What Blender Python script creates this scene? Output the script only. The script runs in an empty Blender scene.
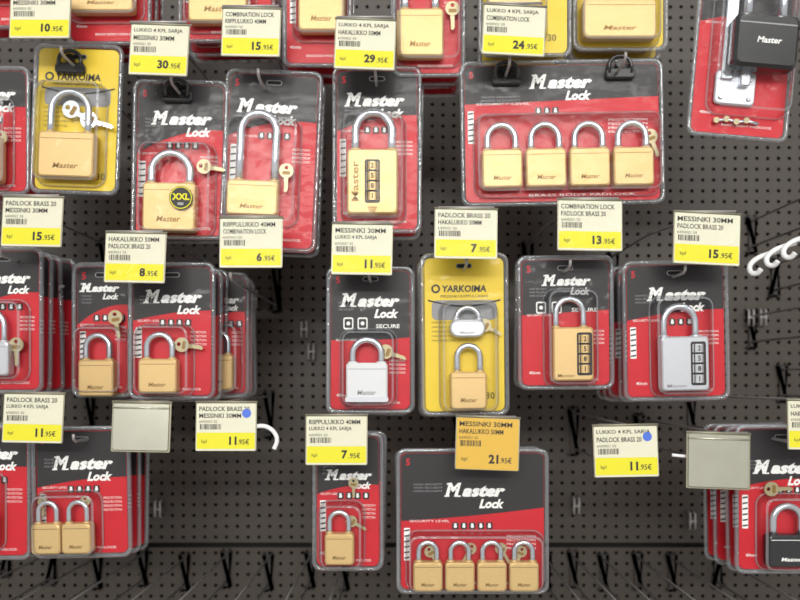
import bpy, bmesh, math, random
from mathutils import Vector, Matrix
random.seed(7)
k=0.00125; D=0.95; WALL=0.30; VX,VY=405,380; ZC=1.45; ZCAM=ZC-(VY-300)*k
scene=bpy.context.scene
def S(y): return (D+y)/D
def W(px,py,y=0.0):
    s=S(y); return Vector(((px-VX)*k*s, y, ZCAM+(VY-py)*k*s))

# ------------------------------------------------------------ materials
def srgb(c):
    return tuple(((v/255)/12.92 if v/255<=0.04045 else ((v/255+0.055)/1.055)**2.4) for v in c)+(1,)
def mat(name,col,rough=0.5,metal=0.0,noise=0.0,nscale=200,bump=0.0,coat=0.0):
    m=bpy.data.materials.new(name); m.use_nodes=True
    nt=m.node_tree; b=nt.nodes['Principled BSDF']
    c=srgb(col); b.inputs['Base Color'].default_value=c
    b.inputs['Roughness'].default_value=rough; b.inputs['Metallic'].default_value=metal
    b.inputs['Coat Weight'].default_value=coat
    tc=nt.nodes.new('ShaderNodeTexCoord'); n=nt.nodes.new('ShaderNodeTexNoise')
    n.inputs['Scale'].default_value=nscale; nt.links.new(tc.outputs['Object'],n.inputs['Vector'])
    if noise>0:
        mx=nt.nodes.new('ShaderNodeMix'); mx.data_type='RGBA'
        mx.inputs[6].default_value=tuple(v*(1-noise) for v in c[:3])+(1,)
        mx.inputs[7].default_value=tuple(min(1,v*(1+noise)) for v in c[:3])+(1,)
        nt.links.new(n.outputs['Fac'],mx.inputs[0]); nt.links.new(mx.outputs[2],b.inputs['Base Color'])
    if bump>0:
        bp=nt.nodes.new('ShaderNodeBump'); bp.inputs['Strength'].default_value=bump; bp.inputs['Distance'].default_value=0.001
        nt.links.new(n.outputs['Fac'],bp.inputs['Height']); nt.links.new(bp.outputs[0],b.inputs['Normal'])
    return m
def clearmat(name,haze=0.06,refl=0.9,hz=(200,205,215),blend=.3,bump=.6,rough=.08,nsc=45):
    m=bpy.data.materials.new(name); m.use_nodes=True; nt=m.node_tree; nt.nodes.clear()
    o=nt.nodes.new('ShaderNodeOutputMaterial'); t=nt.nodes.new('ShaderNodeBsdfTransparent')
    d=nt.nodes.new('ShaderNodeBsdfDiffuse'); g=nt.nodes.new('ShaderNodeBsdfGlossy')
    d.inputs['Color'].default_value=srgb(hz); g.inputs['Roughness'].default_value=rough
    m1=nt.nodes.new('ShaderNodeMixShader'); m1.inputs[0].default_value=haze
    m2=nt.nodes.new('ShaderNodeMixShader')
    fr=nt.nodes.new('ShaderNodeLayerWeight'); fr.inputs['Blend'].default_value=blend
    mu=nt.nodes.new('ShaderNodeMath'); mu.operation='MULTIPLY'; mu.inputs[1].default_value=refl
    n=nt.nodes.new('ShaderNodeTexNoise'); n.inputs['Scale'].default_value=nsc
    tc=nt.nodes.new('ShaderNodeTexCoord'); bp=nt.nodes.new('ShaderNodeBump')
    bp.inputs['Strength'].default_value=bump; bp.inputs['Distance'].default_value=0.003
    L=nt.links.new
    L(tc.outputs['Object'],n.inputs['Vector']); L(n.outputs['Fac'],bp.inputs['Height']); L(bp.outputs[0],g.inputs['Normal'])
    L(t.outputs[0],m1.inputs[1]); L(d.outputs[0],m1.inputs[2])
    L(fr.outputs['Fresnel'],mu.inputs[0]); L(mu.outputs[0],m2.inputs[0])
    L(m1.outputs[0],m2.inputs[1]); L(g.outputs[0],m2.inputs[2]); L(m2.outputs[0],o.inputs['Surface'])
    return m
RED=mat('card_red',(202,14,36),0.5,noise=0.10,nscale=40,coat=0.0)
BLK=mat('print_black',(38,33,37),0.5)
WHT=mat('print_white',(250,250,250),0.5)
GRY=mat('print_grey',(150,150,155),0.5)
YEL=mat('card_yellow',(234,204,52),0.5,noise=0.08,nscale=30)
YELD=mat('print_olive',(120,105,40),0.5)
BRS=mat('brass',(214,182,128),0.46,0.45,noise=0.08,nscale=300,bump=0.05)
BRSD=mat('brass_engraving',(140,112,66),0.5,0.5)
STL=mat('shackle_steel',(210,214,224),0.2,0.95)
NKL=mat('key_nickel',(176,164,132),0.4,0.6)
SIL=mat('zinc_body',(204,206,214),0.35,0.6,noise=0.05)
WLK=mat('white_enamel',(220,221,226),0.3)
BLKP=mat('black_plastic',(24,24,28),0.25,coat=0.5)
WIRE=mat('hook_wire',(165,160,160),0.3,0.4)
WIRED=mat('hook_backplate',(66,62,62),0.4,0.5)
TAGP=mat('tag_paper',(222,219,198),0.6,noise=0.04,nscale=60)
TAGY=mat('tag_yellow',(226,218,30),0.6)
TAGA=mat('tag_amber',(218,176,66),0.6)
TAGM=mat('tag_metal',(150,146,128),0.4,0.6)
PLATE=mat('blank_plate_metal',(196,194,180),0.25,0.8,noise=0.1,nscale=30,bump=.05)
INK=mat('ink',(50,45,40),0.7)
BLU=mat('blue_dot',(70,110,215),0.5)
WPL=mat('white_plastic',(235,235,238),0.35)
PEG=mat('pegboard_paint',(64,56,51),0.42,noise=0.25,nscale=4)
PEGB=mat('back_dark',(10,9,9),0.8)
FLR=mat('floor_vinyl',(165,160,152),0.5,noise=0.1,nscale=4)
CLR=clearmat('clear_plastic',0.008,0.7,blend=.2,bump=1.0,nsc=30,rough=.13)
RIM=clearmat('clear_rim',0.22,1.0,blend=.48,bump=.8,rough=.1)
SLV=clearmat('tag_sleeve',0.01,0.3,blend=.2)

# ------------------------------------------------------------ mesh builder
class MB:
    def __init__(s): s.v=[];s.f=[];s.m=[];s.s=[];s.mats=[]
    def add(s,vs,fs,m,smooth=False):
        if m not in s.mats: s.mats.append(m)
        i=s.mats.index(m); o=len(s.v); s.v+=[tuple(p) for p in vs]
        for f in fs: s.f.append([a+o for a in f]); s.m.append(i); s.s.append(smooth)
    def flat(s,pts,y,m): s.add([(p[0],y,p[1]) for p in pts],[list(range(len(pts)))],m)
    def prism(s,pts,y0,y1,m): s.loft([(pts,y0),(pts,y1)],m,True,True)
    def loft(s,loops,m,c0=False,c1=True,smooth=False):
        n=len(loops[0][0]); vs=[];fs=[]
        for pts,y in loops: vs+=[(p[0],y,p[1]) for p in pts]
        for j in range(len(loops)-1):
            for i in range(n):
                a=j*n+i;b=j*n+(i+1)%n; fs.append([a,b,b+n,a+n])
        s.add(vs,fs,m,smooth)
        if c0: s.flat(loops[0][0],loops[0][1],m)
        if c1: s.flat(loops[-1][0],loops[-1][1],m)
    def tube(s,path,r,m,n=8,closed=False,cap=True):
        P=[Vector(p) for p in path]; N=len(P); vs=[];fs=[]
        up=None
        for i in range(N):
            if closed: t=P[(i+1)%N]-P[i-1]
            else: t=P[min(i+1,N-1)]-P[max(i-1,0)]
            t.normalize()
            if up is None:
                up=Vector((0,1,0)) if abs(t.y)<0.8 else Vector((0,0,1))
            a=(up-t*up.dot(t)).normalized(); up=a; b=t.cross(a)
            for j in range(n):
                th=2*math.pi*j/n; vs.append(P[i]+a*(r*math.cos(th))+b*(r*math.sin(th)))
        for i in range(N if closed else N-1):
            for j in range(n):
                i2=(i+1)%N; fs.append([i*n+j,i*n+(j+1)%n,i2*n+(j+1)%n,i2*n+j])
        if cap and not closed: fs+= [list(range(n)),list(range((N-1)*n,N*n))]
        s.add(vs,fs,m,True)
    def done(s,name,parent=None,sc=1.0,loc=None):
        me=bpy.data.meshes.new(name); me.from_pydata([(a*sc,b*sc,c*sc) for a,b,c in s.v],[],s.f)
        for m in s.mats: me.materials.append(m)
        me.polygons.foreach_set('material_index',s.m); me.polygons.foreach_set('use_smooth',s.s)
        bm=bmesh.new(); bm.from_mesh(me); bmesh.ops.recalc_face_normals(bm,faces=bm.faces); bm.to_mesh(me); bm.free()
        ob=bpy.data.objects.new(name,me); scene.collection.objects.link(ob)
        if parent: ob.parent=parent
        if loc is not None: ob.location=loc
        return ob
def rr(w,h,r,n=4,cx=0,cz=0):
    r=min(r,w/2-.01,h/2-.01); o=[]
    for (sx,sz,a0) in ((1,1,0),(-1,1,90),(-1,-1,180),(1,-1,270)):
        for i in range(n+1):
            a=math.radians(a0+90*i/n); o.append((cx+sx*(w/2-r)+r*math.cos(a),cz+sz*(h/2-r)+r*math.sin(a)))
    return o
def circ(cx,cz,r,n=16): return [(cx+r*math.cos(2*math.pi*i/n),cz+r*math.sin(2*math.pi*i/n)) for i in range(n)]
_tc={}
def tmesh(t,bold,shear):
    key=(t,bold,shear)
    if key not in _tc:
        c=bpy.data.curves.new('t','FONT'); c.body=t; c.size=1; c.offset=bold; c.shear=shear; c.resolution_u=2; c.fill_mode='FRONT'
        o=bpy.data.objects.new('t',c); scene.collection.objects.link(o)
        bpy.context.view_layer.update()
        me=o.to_mesh(); vs=[(v.co.x,v.co.y) for v in me.vertices]; fs=[list(p.vertices) for p in me.polygons]
        o.to_mesh_clear(); bpy.data.objects.remove(o); bpy.data.curves.remove(c)
        _tc[key]=(vs,fs)
    return _tc[key]
def text(M,t,cx,cz,h,y,m,w=None,bold=0.0,shear=0.0,rot=0,align='c'):
    vs,fs=tmesh(t,bold,shear)
    if not vs: return
    x0=min(v[0] for v in vs);x1=max(v[0] for v in vs);z0=min(v[1] for v in vs);z1=max(v[1] for v in vs)
    sz=h/(z1-z0); sx=sz if w is None else w/(x1-x0)
    ca,sa=math.cos(math.radians(rot)),math.sin(math.radians(rot)); out=[]
    ox=(x0+x1)/2 if align=='c' else (x0 if align=='l' else x1)
    for a,b in vs:
        X=(a-ox)*sx; Z=(b-(z0+z1)/2)*sz
        out.append((cx+X*ca-Z*sa,y,cz+X*sa+Z*ca))
    M.add(out,fs,m)

# ------------------------------------------------------------ padlock parts
def lock_parts(par,sc,lk,cx,cy):
    x0,y0,x1,y1=lk['b']; kind=lk.get('k','brass')
    bx,bz=(x0+x1)/2-cx, cy-(y0+y1)/2; w,h=x1-x0,y1-y0
    m={'brass':BRS,'silver':SIL,'white':WLK,'black':BLKP}[kind]
    yb,yf=-2.5,-15
    B=MB(); r=lk.get('r',3.5)
    B.loft([(rr(w-2,h-2,r,4,bx,bz),yb),(rr(w,h,r,4,bx,bz),yb-1.2),(rr(w,h,r,4,bx,bz),yf+2.4),(rr(w-1,h-1,r,4,bx,bz),yf+.9),(rr(w-3.6,h-3.6,r,4,bx,bz),yf)],m,True,True)
    em={'brass':BRSD,'silver':GRY,'white':GRY,'black':WHT}[kind]
    cb=lk.get('combo')
    if cb:
        ox=bx if cb=='mid' else bx+w*0.27
        nd=4; hh=h*0.74 if cb!='mid' else h*0.62
        B.flat(rr(15,hh+3,2,3,ox,bz),yf-.1,BLK)
        for i in range(nd):
            zc=bz+hh/2-(i+.5)*hh/nd; R=7; pts=[]
            vs=[];fs=[];n=10;zz=hh/nd*0.4
            for s_ in (-1,1):
                for j in range(n):
                    a=2*math.pi*j/n; vs.append((ox+R*math.cos(a),yf+3+5.5*math.sin(a),zc+s_*zz))
            for j in range(n): fs.append([j,(j+1)%n,(j+1)%n+n,j+n])
            fs+=[list(range(n)),list(range(n,2*n))]
            B.add(vs,fs,m)
            text(B,str((i*3+2)%10),ox,zc,hh/nd*0.5,yf-2.7,INK,bold=.02)
            for q in(-4.6,4.6): B.flat([(ox+q-.5,zc-zz),(ox+q+.5,zc-zz),(ox+q+.5,zc+zz),(ox+q-.5,zc+zz)],yf-2.2,INK)
        if cb=='mid':
            text(B,'Master',bx-w*.34,bz,7,yf-.15,em,w=h*.62,rot=90,bold=.02)
            for q in range(3): B.flat(rr(10-2*q,1.2,.4,2,bx,bz-h*.40-q*1.9),yf-.15,BRSD)
        else: text(B,'Master',bx-w*.18,bz-h*.40,3.4,yf-.15,em,w=w*.42,bold=.01)
    else:
        text(B,'Master',bx,bz-h*.25,h*.12,yf-.15,em,w=w*.46,bold=.02,shear=.2)
        B.flat(rr(w-4,.6,.2,1,bx,bz+h*.34),yf-.1,em)
        if kind=='white':
            B.loft([(rr(w+1.5,5,2,3,bx,bz-h/2+3),yb-1),(rr(w+1.5,5,2,3,bx,bz-h/2+3),yf-.8)],SIL,True,True)
    B.done('padlock_body',par,sc)
    if lk.get('s'):
        sx0,st,sx1=lk['s']; rad=lk.get('sr',3.0)
        a=(sx1-sx0)/2-rad; c=(sx0+sx1)/2-cx; zt=cy-st-rad-a; zb=bz+h/2-3; ym=(yb+yf)/2
        p=[(c-a,ym,zb),(c-a,ym,(zb+zt)/2)]+[(c-a*math.cos(t),ym,zt+a*math.sin(t)) for t in [math.pi*i/14 for i in range(15)]]+[(c+a,ym,(zb+zt)/2),(c+a,ym,zb)]
        H=MB(); H.tube(p,rad,lk.get('sm',STL),10)
        for q in (-a,a): H.tube([(c+q,ym,bz+h/2-1),(c+q,ym,bz+h/2+1.2)],rad+1.3,m,12)
        H.done('shackle',par,sc)
def key_part(par,sc,x,z,rot=0,y=-6,s=1.0,m=None):
    m=m or NKL; s*=.9
    K=MB(); ca,sa=math.cos(math.radians(rot)),math.sin(math.radians(rot))
    def T(pts): return [(x+s*(a*ca-b*sa),z+s*(a*sa+b*ca)) for a,b in pts]
    o=T(circ(0,0,8,20)); i=T(circ(0,3.5,2.2,20))
    K.loft([(i,y),(o,y),(o,y-1.6),(i,y-1.6),(i,y)],m,False,False)
    K.prism(T([(-2.3,-7),(2.3,-7),(2.3,-21),(0,-24),(-2.3,-21.5),(-1,-20),(-2.3,-18),(-1,-16.5),(-2.3,-15),(-1.2,-13),(-2.3,-12)]),y,y-1.4,m)
    K.flat(T(rr(9,4,1.5,3,0,-2.5)),y-1.7,BRSD)
    K.done('key',par,sc)

# ------------------------------------------------------------ card art
def brand(M,x,z,w,y,m=WHT):
    h=w*.195; H=h*1.2; sh=.30
    xm=x-w*.37; mw=w*.27
    text(M,'M',xm,z+h*.12,H,y,m,w=mw,bold=.055,shear=sh)
    for sx,zz in ((-mw*.40,-H*.5),(mw*.30,-H*.5),(-mw*.24,H*.46)):
        cx=xm+sx; cz=z+h*.12+zz+ (0.6 if zz<0 else -.6)
        M.flat([(cx-2.6,cz-.7),(cx+2.6,cz-.7),(cx+2.8,cz+.7),(cx-2.4,cz+.7)],y-.05,m)
    text(M,'aster',x+w*.14,z-.0*h,h*.98,y,m,w=w*.72,bold=.055,shear=sh)
    text(M,'Lock',x+w*.27,z-h*1.08,h*.80,y,m,w=w*.42,bold=.045,shear=sh)
def card_red(M,w,h,o):
    M.prism(rr(w,h,6),0,1,RED)
    fL,fM,fR=o.get('bl',(0.46,0.33,0.30))
    base=rr(w-.6,h-.6,6,4); top=[p for p in base if p[1]>0]
    n=14; cur=[]
    for i in range(n+1):
        t=i/n; f=(1-t)**2*fL+2*t*(1-t)*(2*fM-.5*(fL+fR))+t*t*fR
        cur.append((-w/2+.3+t*(w-.6),h/2-h*f))
    top.sort(key=lambda p:-math.atan2(p[1],p[0])) # left -> right
    poly=top[::-1]+[p for p in cur]
    M.flat(poly,-.15,BLK)
    bw=min(w*.74,o.get('bw',60))
    bx=o.get('bx',0.02)*w
    brand(M,bx,h/2-h*o.get('bz',.20),bw,-.35)
    iz=h/2-h*(fM+.075); n=o.get('icons',4)
    for i in range(n):
        x=-w*.12+i*8.5
        M.flat(rr(6.5,7,1.6,3,x,iz),-.3,BLK); M.flat(circ(x,iz-.5,1.7,8),-.4,WHT); M.flat(rr(2.4,2,.4,1,x,iz+1.6),-.4,WHT)
    sx=-w/2+6; sz=h/2-h*(fL+.17)
    if o.get('strip',True):
        M.flat(rr(6,h*.24,.5,1,sx,sz),-.3,WHT)
        for i in range(6):
            z=sz+h*.12-(i+.5)*h*.04
            M.flat([(sx-2.6,z-1),(sx+2.6,z-.2),(sx+2.6,z+1.4),(sx-2.6,z+.6)],-.4,BLK)
    text(M,'40mm',-w/2+w*.14,-h/2+h*.10,3.2,-.3,WHT,bold=.01)
    text(M,'BRASS BODY PADLOCK',w*.1,-h/2+h*.045,2.4,-.3,WHT,w=w*.55)
    text(M,'SECURITY LEVEL',-w*.30,h/2-h*(fL+.0),2.2,-.3,WHT,w=w*.28)
    text(M,'5',-w/2+7,h/2-9,7,-.35,RED,bold=.03)
    for i in range(3): text(M,'HIGH SECURITY',-w*.31,h/2-h*.23-i*3.4,1.9,-.35,GRY,w=w*.2)
    for i in range(4): text(M,'PROTECTION',w*.34,h/2-h*(fM+.15)-i*4,2.2,-.35,WHT,w=w*.2)
    if o.get('tech'):
        for q in (-.28,-.10): 
            M.flat(rr(10,12,2,3,w*q,h/2-h*.38),-.3,WHT); M.flat(rr(7.5,9,1,3,w*q,h/2-h*.38),-.4,BLK)
            M.flat(circ(w*q,h/2-h*.38,2,10),-.5,WHT)
        text(M,'SECURE',w*.22,h/2-h*.40,4,-.35,WHT,w=w*.3,bold=.02)
def card_yellow(M,w,h,o):
    M.prism(rr(w,h,6),0,1,YEL)
    M.flat(rr(w-14,h*.13,5,4,0,h/2-h*.34),-.15,GRY)
    text(M,'YARKOIMA',0,h/2-h*.20,7,-.3,BLK,w=w*.56,bold=.03,shear=.1)
    M.flat(circ(-w*.36,h/2-h*.20,4.5),-.3,BLK); M.flat(circ(-w*.36,h/2-h*.20,2.6),-.4,YEL)
    n=10;arc=[(-w*.46+i/n*w*.92,h/2-h*.27-6*math.sin(math.pi*i/n)) for i in range(n+1)]
    M.flat(arc+[(a,b-1.6) for a,b in arc[::-1]],-.3,BLK)
    text(M,'MESSINKI RIIPPULUKKO',0,h/2-h*.25,2.6,-.3,BLK,w=w*.6)
    for i in range(5): text(M,'HARDENED STEEL',-w*.26,h*.08-i*4.5,2,-.3,YELD,w=w*.3)
    text(M,'30',w*.32,-h*.4,7,-.3,YELD,bold=.02)
def clip(M,x,z):
    a=[(x-11*math.cos(t),-5,z+9*math.sin(t)) for t in [math.pi*i/10 for i in range(11)]]
    M.tube([(x-11,-5,z-8)]+a+[(x+11,-5,z-8)],2.0,BLKP,8)
    M.loft([(rr(30,11,4,4,x,z-8),-1.5),(rr(30,11,4,4,x,z-8),-4.5),(rr(27,8,3,4,x,z-8),-6)],BLKP,True,True)
    M.loft([(circ(x,z+1,4.5),-2),(circ(x,z+1,4.5),-7)],BLKP,True,True)

def pack(name,box,locks=(),style='red',o=None,rot=0,n=1,keys=(),clips=(),extra=None,y=0.018,bulge=None,hole=None,tilt=0,m=5):
    o=o or {}; x0,y0,x1,y1=box; cx,cy=(x0+x1)/2,(y0+y1)/2; w,h=x1-x0,y1-y0; sc=k*S(y)
    e=bpy.data.objects.new(name,None); scene.collection.objects.link(e); e.empty_display_size=.02
    C=MB(); (card_red if style=='red' else card_yellow)(C,w-2*m,h-2*m,o)
    hx,hz=(hole[0]-cx,cy-hole[1]) if hole else (0,h/2-m-8)
    C.flat(rr(16,5,2.4,4,hx,hz),-.5,GRY); C.flat(rr(14,3.6,1.7,4,hx,hz),-.6,PEGB)
    C.done('backing_card',e,sc)
    P=MB()
    P.loft([(rr(w-1,h-1,9,5),1.5),(rr(w,h,9,5),.2),(rr(w-1,h-1,9,5),-2.2),(rr(w-4,h-4,8,5),-3.2),(rr(w-7,h-7,7,5),-2.8),(rr(w-9,h-9,6,5),-1)],RIM,False,False,True)
    P.flat(rr(w-9,h-9,6,5),-1,CLR)
    if bulge is None and locks:
        bx0=min(min(l['b'][0],(l.get('s') or l['b'])[0]) for l in locks)-6; bx1=max(max(l['b'][2],(l.get('s') or l['b'])[2]) for l in locks)+6
        by0=min((l['s'][1] if l.get('s') else l['b'][1]) for l in locks)-7; by1=max(l['b'][3] for l in locks)+5
        for kx,ky,_ in [(q[0],q[1],0) for q in keys]:
            bx0=min(bx0,kx-10);bx1=max(bx1,kx+10)
        bx0=max(bx0,x0+5);bx1=min(bx1,x1-5);by1=min(by1,y1-4)
        bulge=(bx0,by0,bx1,by1)
    if bulge:
        a,b,c,d=bulge; bw,bh=c-a,d-b; ox,oz=(a+c)/2-cx,cy-(b+d)/2
        P.loft([(rr(bw+3,bh+3,12,5,ox,oz),-1.1),(rr(bw+.5,bh+.5,11,5,ox,oz),-2.5)],RIM,False,False,True)
        P.loft([(rr(bw+.5,bh+.5,11,5,ox,oz),-2.5),(rr(bw-2,bh-2,10,5,ox,oz),-13),(rr(bw-4,bh-4,9,5,ox,oz),-16.5)],CLR,False,False,True)
        P.loft([(rr(bw-4,bh-4,9,5,ox,oz),-16.5),(rr(bw-8,bh-8,7,5,ox,oz),-18)],RIM,False,False,True)
        P.flat(rr(bw-8,bh-8,7,5,ox,oz),-18,CLR)
    P.done('clear_shell',e,sc)
    for l in locks: lock_parts(e,sc,l,cx,cy)
    for q in keys: key_part(e,sc,q[0]-cx,cy-q[1],q[2] if len(q)>2 else 0,s=q[3] if len(q)>3 else 1,m=q[4] if len(q)>4 else None)
    if clips:
        M=MB()
        for c in clips: clip(M,c[0]-cx,cy-c[1])
        M.done('hang_clip',e,sc)
    if extra: extra(e,sc,cx,cy)
    e.location=W(cx,cy,y); e.rotation_euler=(math.radians(tilt),math.radians(rot),0)
    for i in range(1,n):
        e2=bpy.data.objects.new(name,None); scene.collection.objects.link(e2); e2.empty_display_size=.02
        e2.location=e.location+Vector((random.uniform(-3,3)*k,i*0.031,random.uniform(-3,1)*k)); e2.rotation_euler=(0,math.radians(rot*.5+random.uniform(-1.5,1.5)),0)
        for c in list(e.children):
            c2=bpy.data.objects.new(c.name,c.data); scene.collection.objects.link(c2); c2.parent=e2
    return e

# ------------------------------------------------------------ hooks and tags
def wirehook(hx,hy,tx=None,ty=None,yt=-0.035,tip=-0.018,name='display_hook',arm=True):
    M=MB(); p=W(hx,hy,0.0); r=.0019
    M.tube([(p.x,WALL-.001,p.z),(p.x,tip,p.z),(p.x,tip-.006,p.z+.003),(p.x,tip-.007,p.z+.009)],r,WIRE,8)
    zt=p.z+.042
    if tx is not None:
        q=W(tx,ty,yt+.006); zt=q.z
        M.tube([(p.x,WALL-.001,zt),(p.x,.12,zt),(q.x,yt+.02,zt),(q.x,yt+.004,zt)],r*.9,WIRE,8)
        M.tube([(q.x-.034,yt+.004,zt),(q.x+.034,yt+.004,zt)],r*.9,WIRE,8)
    elif arm:
        M.tube([(p.x,WALL-.001,zt),(p.x,tip-.02,zt),(p.x,tip-.024,zt-.01)],r*.9,WIRE,8)
        M.tube([(p.x-.02,tip-.022,zt),(p.x+.02,tip-.022,zt)],r*.9,WIRE,8)
    za,zb=p.z-.008,zt+.006
    c=(za+zb)/2
    pl=rr(.009,zb-za,.003,3,p.x,c); M.loft([(pl,WALL-.0008),(pl,WALL-.004)],WIRED,True,True)
    M.done(name)
DESC=['RIIPPULUKKO 40MM','COMBINATION LOCK','MESSINKI 30MM','HAKALUKKO 50MM','LUKKO 4 KPL SARJA','PADLOCK BRASS 20']
def tag(x0,y0,x1,y1,price,dot=False,amber=False,blank=False,rot=0,hole=None,y=-0.035):
    w,h=x1-x0,y1-y0; cx,cy=(x0+x1)/2,(y0+y1)/2; sc=k*S(y)
    e=bpy.data.objects.new('metal_tag_holder' if blank else 'price_tag',None); scene.collection.objects.link(e); e.empty_display_size=.02
    M=MB()
    M.prism(rr(w+1,h,1.5,2),.6,1.4,TAGM)
    M.tube([(-w/2-1,.8,h/2),(w/2+1,.8,h/2)],1.3,TAGM,8)
    M.done('holder_plate',e,sc)
    if blank:
        B=MB(); B.loft([(rr(w-2,h-2,2,2),.5),(rr(w-3,h-4,2,2),-.6)],PLATE,False,True); B.tube([(-w/2+1,-1,h/2-6),(w/2-1,-1,h/2-6)],1.0,PLATE,8); B.done('face',e,sc)
    else:
        T=MB(); T.prism(rr(w-1,h-2,1,2,0,-.5),0,.4,TAGA if amber else TAGP)
        d=random.sample(DESC,2); ti=INK
        text(T,d[0],-w/2+3,h*.36,h*.095,-.15,ti,w=w*.84,bold=.015,align='l')
        text(T,d[1],-w/2+3,h*.22,h*.095,-.15,ti,w=w*.70,bold=.015,align='l')
        text(T,'6430021 55',-w/2+3,h*.10,h*.05,-.15,ti,w=w*.30,align='l')
        bx=-w/2+4
        for q in range(16):
            bwid=random.choice((.4,.7,1.0)); T.flat([(bx,h*-.06),(bx+bwid,h*-.06),(bx+bwid,h*.05),(bx,h*.05)],-.15,ti); bx+=bwid+random.choice((.5,.8))
        T.flat(rr(w-2,h*.33,.5,1,0,-h*.29),-.15,TAGA if amber else TAGY)
        text(T,'kpl',-w*.36,-h*.31,h*.09,-.3,ti)
        text(T,price,w*.18,-h*.29,h*.17,-.3,ti,bold=.04,align='r')
        text(T,'.95€',w*.20,-h*.31,h*.11,-.3,ti,bold=.01,w=w*.19,align='l')
        if dot: T.flat(circ(w*.34,h*.27,4.6,18),-.3,BLU)
        T.done('paper_label',e,sc)
        V=MB(); V.flat(rr(w,h-1,1,2),-1.0,SLV); V.done('clear_sleeve',e,sc)
    e.location=W(cx,cy,y); e.rotation_euler=(math.radians(-4),math.radians(rot),0)
    if hole: wirehook(hole[0],hole[1],cx,y0,y)
    return e

# ------------------------------------------------------------ pegboard / room
def pegboard(name,x0,x1,z0,z1,pitch=.0178,R=.0031):
    M=MB(); nx=int((x1-x0)/pitch); nz=int((z1-z0)/pitch+.001); vs=[];fs=[]
    gi={}
    for i in range(nx+1):
        for j in range(nz+1):
            gi[i,j]=len(vs); vs.append((x0+i*pitch,WALL,z0+j*pitch))
    for i in range(nx):
        for j in range(nz):
            cx,cz=x0+(i+.5)*pitch,z0+(j+.5)*pitch; o=len(vs)
            for q in range(8):
                a=math.radians(22.5+45*q); vs.append((cx+R*math.cos(a),WALL,cz+R*math.sin(a)))
            for q in range(8):
                a=math.radians(22.5+45*q); vs.append((cx+R*math.cos(a),WALL+.002,cz+R*math.sin(a)))
            for q in range(8): fs.append([o+q,o+(q+1)%8,o+8+(q+1)%8,o+8+q])
            A,B,C,Dd=gi[i+1,j+1],gi[i,j+1],gi[i,j],gi[i+1,j]
            fs+=[[A,B,o+2,o+1],[B,C,o+4,o+3],[C,Dd,o+6,o+5],[Dd,A,o+0,o+7],[A,o+1,o+0],[B,o+3,o+2],[C,o+5,o+4],[Dd,o+7,o+6]]
    M.add(vs,fs,PEG); 
    return M.done(name)
zs=ZCAM+(VY-545)*k*S(WALL)
pegboard('pegboard_panel',-1.05,1.05,zs+.004,ZC+.65)
rows=int((zs-.004)/.0178)
pegboard('pegboard_panel',-1.05,1.05,zs-.004-.0178*rows,zs-.004)
def box(name,a,b,m):
    M=MB(); pts=[(a[0],a[2]),(b[0],a[2]),(b[0],b[2]),(a[0],b[2])]; M.prism(pts,a[1],b[1],m); return M.done(name)
box('wall_back',(-1.4,WALL+.012,0),(1.4,WALL+.06,2.4),PEGB)
box('floor',(-2,-2.6,-.05),(2,WALL+.06,0),FLR)

# ------------------------------------------------------------ PACKS
def L(b,s=None,**kw):
    d=dict(b=b,s=s); d.update(kw); return d
# top row (cut off by frame)
pack('padlock_blister_pack',(66,-110,152,46),[L((76,-15,138,18),(80,-60,134),sr=4)],n=3,o=dict(bz=.15))
pack('padlock_blister_pack',(-30,-110,62,30),[L((-10,-40,40,0),(-5,-75,35))],n=2)
pack('padlock_blister_pack',(178,-110,276,44),[L((192,-20,250,28),(198,-70,244),sr=4)],n=3)
pack('padlock_blister_pack',(282,-100,352,68),[L((300,-10,346,37),(306,-55,342),sr=3.5)],n=3)
pack('padlock_blister_pack',(392,-90,466,78),[L((397,15,443,62),(401,-25,439),sr=4)],n=3,keys=[(452,12,0)])
pack('padlock_blister_pack',(478,-105,572,58),[L((486,0,540,40),(492,-50,534),sr=4)],style='yellow',n=2)
pack('padlock_blister_pack',(572,-105,668,52),[L((580,6,652,44),(588,-50,646),sr=5)],style='yellow',n=2)

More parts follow.
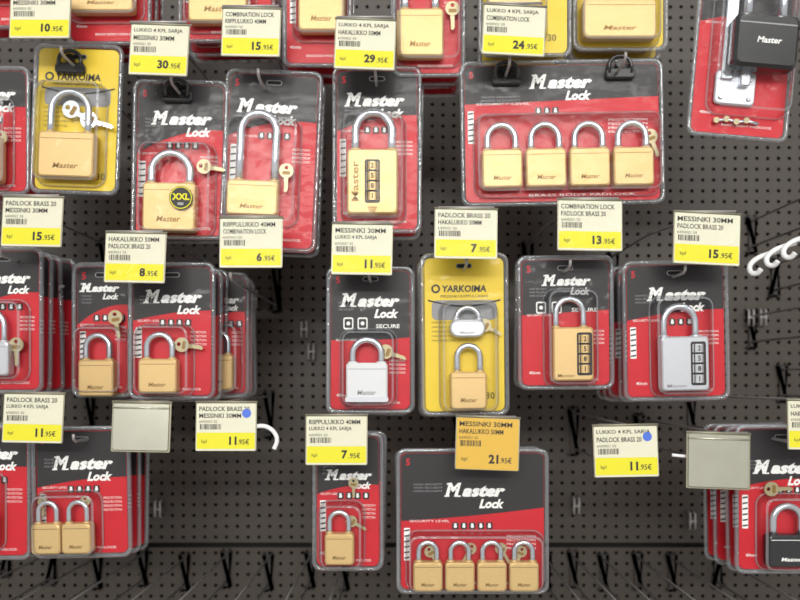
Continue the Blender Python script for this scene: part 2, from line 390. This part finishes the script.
def hasp(e,sc,cx,cy):
    H=MB()
    def q(x0,y0,x1,y1,ya,yb,m,r=3): 
        pts=rr(x1-x0,y1-y0,r,4,(x0+x1)/2-cx,cy-(y0+y1)/2); pi=rr(x1-x0-2,y1-y0-2,r,4,(x0+x1)/2-cx,cy-(y0+y1)/2)
        H.loft([(pts,ya),(pts,yb+1),(pi,yb)],m,True,True)
    q(718,74,758,107,-1.5,-5,SIL,4)
    q(722,-30,734,84,-2,-8,STL,2)
    q(740,70,750,90,-4,-11,STL,2)
    for a,b in((724,82),(752,82),(724,101),(752,101)): H.loft([(circ(a-cx,cy-b,2.6,12),-5),(circ(a-cx,cy-b,1.6,12),-6.5)],STL,False,True)
    for i,a in enumerate((722,732,742,752)):
        H.tube([(a-cx,-4,cy-124+i%2*2),(a-cx+12,-4,cy-122-i%2*2)],1.6,STL,6); H.loft([(circ(a-cx,cy-124+i%2*2,3,10),-3),(circ(a-cx,cy-124+i%2*2,3,10),-5.5)],NKL,True,True)
    H.done('steel_hasp',e,sc)
    B=MB(); X=757-cx
    B.loft([(rr(60,50,5,4,X,cy-50),-8),(rr(62,52,6,4,X,cy-50),-11),(rr(62,52,6,4,X,cy-50),-22),(rr(56,46,5,4,X,cy-50),-25)],BLKP,True,True)
    B.flat(rr(56,1.4,.5,1,X,cy-34),-25.2,GRY)
    text(B,'Master',X+2,cy-50,6,-25.3,WHT,w=24,bold=.02,shear=.2)
    B.tube([(X-17,-15,cy-28),(X-17,-15,cy-5)]+[(X-17*math.cos(math.pi*i/10),-15,cy-5+17*math.sin(math.pi*i/10)) for i in range(1,10)]+[(X+17,-15,cy-5),(X+17,-15,cy-28)],4,STL,10)
    B.done('covered_padlock',e,sc)
pack('hasp_and_padlock_pack',(694,-70,796,140),(),rot=5,extra=hasp,bulge=(712,-40,792,116),o=dict(bz=.12,bl=(.45,.4,.42),strip=False,icons=0),n=1)

# row 1
pack('padlock_blister_pack',(-62,66,31,196),[L((-45,140,8,185),(-38,105,2))],n=4,keys=[(4,140,0)])
pack('padlock_blister_pack',(32,44,122,195),[L((46,136,101,181),(52,92,96),sr=3.5)],style='yellow',keys=[(74,112,60,1.2,STL),(92,122,75,1.2,STL)],clips=[(70,62)],n=1,rot=2)
def xxl(e,sc,cx,cy):
    M=MB(); M.loft([(circ(187-cx,cy-202,11.5,24),-18.2),(circ(187-cx,cy-202,11.5,24),-18.6)],BLK,True,True)
    M.loft([(circ(187-cx,cy-202,10.9,24),-18.7),(circ(187-cx,cy-202,10.0,24),-18.7)],TAGY,False,False)
    text(M,'XXL',187-cx,cy-201,6.5,-18.9,TAGY,bold=.04); text(M,'SIZE',187-cx,cy-208,2.2,-18.9,WHT); M.done('round_sticker',e,sc)
pack('padlock_blister_pack',(132,80,228,240),[L((148,186,200,234),(151,152,197),sr=4)],n=2,clips=[(177,90)],keys=[(206,168,80)],extra=xxl,rot=1,o=dict(bx=.02,bz=.23))
pack('long_shackle_padlock_pack',(222,70,320,252),[L((231,184,282,219),(238,113,281),sr=4)],n=2,keys=[(288,172,0)],rot=2.5,o=dict(bx=-.06,bz=.19,bl=(.36,.28,.27)),bulge=(228,120,300,226))
pack('combination_padlock_pack',(332,66,422,234),[L((348,153,398,217),(352,112,396),sr=4,combo='mid')],n=2,rot=0,o=dict(bz=.19,bl=(.38,.3,.28),bx=-.02),bulge=(342,116,405,224))
pack('padlock_multipack',(460,60,664,206),[L((480+43*i,152,520+43*i,190),(483+43*i,124,517+43*i),sr=3.2) for i in range(4)],n=1,clips=[(507,72),(620,68)],keys=[(648,140,20)],rot=-1,o=dict(bz=.13,bl=(.28,.26,.24),bw=62,icons=3,bx=0.0),hole=(562,62),bulge=(474,116,658,196))
# row 2
pack('padlock_blister_pack',(-38,246,44,394),[L((-30,342,16,376),(-26,308,12),k='silver')],n=6,o=dict(bz=.2),keys=[(20,345,0)])
pack('padlock_blister_pack',(72,262,134,398),[L((84,360,119,396),(87,333,116))],y=.05,n=2,keys=[(118,318,10)],o=dict(bz=.17,bx=-.05))
pack('padlock_blister_pack',(128,262,216,400),[L((143,359,181,393),(147,332,178))],n=3,keys=[(184,345,80)],o=dict(bz=.24,bl=(.42,.36,.34)))
pack('padlock_blister_pack',(190,272,250,398),[L((204,355,236,390),(207,330,233))],y=.085,n=3,o=dict(bz=.2))
pack('padlock_blister_pack',(326,266,415,414),[L((347,363,388,402),(350,337,385),k='white',sr=3.4)],n=2,keys=[(386,352,70)],o=dict(bz=.22,bl=(.5,.5,.48),icons=0,tech=True,bx=.0,strip=False))
pack('padlock_blister_pack',(420,253,509,416),[L((449,372,485,409),(453,343,482),sr=3.2),L((449,320,484,338),(453,306,481),k='silver',r=8,sr=2.6)],style='yellow',n=3,keys=[(484,326,60,.9)],rot=-.5,bulge=(440,302,497,412))
pack('combination_padlock_pack',(517,255,614,390),[L((550,328,590,381),(551,297,584),combo='right',sr=3)],n=2,o=dict(bz=.17,bl=(.44,.42,.40),tech=True,icons=0,strip=False,bw=48),rot=-.5)
pack('combination_padlock_pack',(622,260,729,401),[L((656,337,703,391),(657,304,695),k='silver',combo='right',sr=3.4)],n=5,o=dict(bz=.23,bl=(.42,.36,.34),bw=58),rot=-1)
# row 3
pack('padlock_blister_pack',(-55,424,32,560),[L((-40,510,0,545),(-36,480,-4))],n=3)
pack('padlock_multipack',(32,426,132,558),[L((37,521,66,551),(40,498,63),sr=2.6),L((67,521,96,551),(70,498,93),sr=2.6)],n=3,keys=[(46,500,0,.7),(88,500,0,.7)],o=dict(bz=.27,bl=(.46,.4,.38)),rot=-1)
pack('padlock_blister_pack',(312,432,384,571),[L((326,531,355,562),(328,508,352),sr=2.6)],n=2,keys=[(352,520,60,.8),(354,482,0,.7)],o=dict(bz=.30,bl=(.44,.38,.37)))
pack('padlock_multipack',(396,448,549,594),[L((413+31.5*i,559,442+31.5*i,588),(416+31.5*i,538,439+31.5*i),sr=2.6) for i in range(4)],n=2,keys=[(430,550,30,.8),(470,547,-30,.8),(500,547,30,.8),(520,550,-20,.8)],o=dict(bz=.28,bl=(.50,.46,.40),bw=60,icons=5),rot=0)
pack('padlock_blister_pack',(734,424,830,574),[L((762,532,806,564),(765,501,800),k='black',sr=3.6)],n=4,o=dict(bz=.28,bl=(.42,.36,.36)),keys=[(768,488,90)],y=.02)

# ------------------------------------------------------------ TAGS
tag(10,-12,70,39,'10',hole=(70,62))
tag(130,23,188,76,'30',rot=2,hole=(177,90))
tag(222,7,280,57,'15',rot=1,hole=(262,84))
tag(335,18,395,70,'29',rot=2,hole=(376,80))
tag(483,4,545,56,'24',rot=3,hole=(507,72))
tag(2,196,62,247,'15',rot=1,hole=(10,258))
tag(105,232,165,283,'8',rot=1,hole=(160,277))
tag(220,217,282,268,'6',rot=0,hole=(235,282))
tag(332,223,392,275,'11',rot=1,hole=(370,280))
tag(435,208,497,259,'7',rot=1,hole=(465,268))
tag(558,199,622,251,'13',rot=1,hole=(566,270))
tag(674,212,740,265,'15',rot=3,hole=(678,275))
tag(3,393,63,443,'11',rot=1,hole=(-10,440))
tag(112,402,170,452,'',blank=True,rot=1,hole=(82,440))
tag(196,402,256,451,'11',dot=True,rot=0,hole=(226,447))
tag(306,415,367,465,'7',rot=0,hole=(346,447))
tag(456,417,519,470,'21',amber=True,rot=2,hole=(472,462))
tag(594,425,658,477,'11',dot=True,rot=-1,hole=(626,470))
tag(687,433,750,489,'',blank=True,rot=2,hole=(712,462))
tag(788,400,850,450,'12',rot=1,hole=(780,440))

# second hook for the wide pack and empty hooks
wirehook(620,68,arm=False)
for hx,hy in ((-120,630),(-60,640),(0,646),(60,642),(115,648),(170,644),(225,648),(280,645),(325,648),(590,648),(625,644),(665,648),(710,646),(755,648),(815,645),(860,330),(890,262),(860,205),(900,400)):
    wirehook(hx,hy,tip=-.03)
# small clips pushed into pegboard
for px,py in ((248,322),(305,330),(312,352),(748,318),(760,318),(255,300),(690,520),(160,508),(575,505)):
    s=S(WALL); p=Vector(((px-VX)*k*s,WALL,ZCAM+(VY-py)*k*s))
    M=MB()
    for dx in(-.004,.004): M.tube([(p.x+dx,WALL-.001,p.z+.014),(p.x+dx,WALL-.012,p.z+.012),(p.x+dx,WALL-.012,p.z-.012),(p.x+dx,WALL-.001,p.z-.014)],.0018,WIRE,6)
    M.tube([(p.x-.006,WALL-.012,p.z),(p.x+.006,WALL-.012,p.z)],.0018,WIRE,6)
    M.done('pegboard_clip')
# white plastic hooks
def smooth(P):
    for _ in range(2):
        Q=[P[0]]
        for a,b in zip(P,P[1:]): Q+=[a*.75+b*.25,a*.25+b*.75]
        Q.append(P[-1]); P=Q
    return P
def whook(pts,r,y0,y1):
    M=MB(); n=len(pts); M.tube(smooth([W(a,b,y0+(y1-y0)*i/(n-1)) for i,(a,b) in enumerate(pts)]),r*k,WPL,8); M.done('white_plastic_hook')
whook([(250,427),(258,426),(266,426),(274,431),(278,440),(274,449)],2.2,-.03,-.03)
whook([(672,455),(682,456),(694,457)],1.6,-.028,-.028)
for i in range(3):
    a,b=752+17*i,266-8*i
    whook([(a+26,b-15),(a+16,b-12),(a+5,b-8),(a-3,b-1),(a-2,b+7),(a+5,b+8),(a+9,b+3)],2.7,.03,.0)

# ------------------------------------------------------------ lights, world, camera
def area(loc,rot,sx,sy,e,col=(1,1,1)):
    l=bpy.data.lights.new('fluorescent','AREA'); l.shape='RECTANGLE'; l.size=sx; l.size_y=sy; l.energy=e; l.color=col
    o=bpy.data.objects.new('ceiling_light',l); scene.collection.objects.link(o); o.location=loc; o.rotation_euler=rot
WM=(1,.985,.925)
area((0,-1.3,3.0),(math.radians(28),0,0),3.0,.2,5,WM)
area((-.6,-2.6,3.0),(math.radians(45),0,0),3.0,.25,12,WM)
area((1.8,-1.8,2.9),(math.radians(35),0,math.radians(30)),2.0,.25,8,WM)
area((.3,-4.2,3.0),(math.radians(60),0,0),3.5,.25,50,WM)
area((-.5,-6.0,3.0),(math.radians(68),0,0),4.0,.3,120,WM)
w=bpy.data.worlds.new('store_ambient'); scene.world=w; w.use_nodes=True
nt=w.node_tree; bg=nt.nodes['Background']; bg.inputs['Strength'].default_value=.78
tc=nt.nodes.new('ShaderNodeTexCoord'); sp=nt.nodes.new('ShaderNodeSeparateXYZ'); cr=nt.nodes.new('ShaderNodeValToRGB')
mr=nt.nodes.new('ShaderNodeMapRange'); mr.inputs[1].default_value=-1; mr.inputs[2].default_value=1
cr.color_ramp.elements[0].color=(.66,.65,.61,1); cr.color_ramp.elements[1].color=(.90,.90,.86,1)
nt.links.new(tc.outputs['Generated'],sp.inputs[0]); nt.links.new(sp.outputs[2],mr.inputs[0]); nt.links.new(mr.outputs[0],cr.inputs[0]); nt.links.new(cr.outputs[0],bg.inputs[0])
cam=bpy.data.cameras.new('camera'); co=bpy.data.objects.new('camera',cam); scene.collection.objects.link(co)
co.location=(0,-D,ZCAM); co.rotation_euler=(math.radians(90),0,0); cam.sensor_width=36; cam.lens=(D/k)/800*36; cam.shift_y=(VY-300)/800; cam.shift_x=(400-VX)/800; cam.clip_start=.01
cam.dof.use_dof=True; cam.dof.focus_distance=.88; cam.dof.aperture_fstop=3.6
scene.camera=co
scene.view_settings.view_transform='Standard'
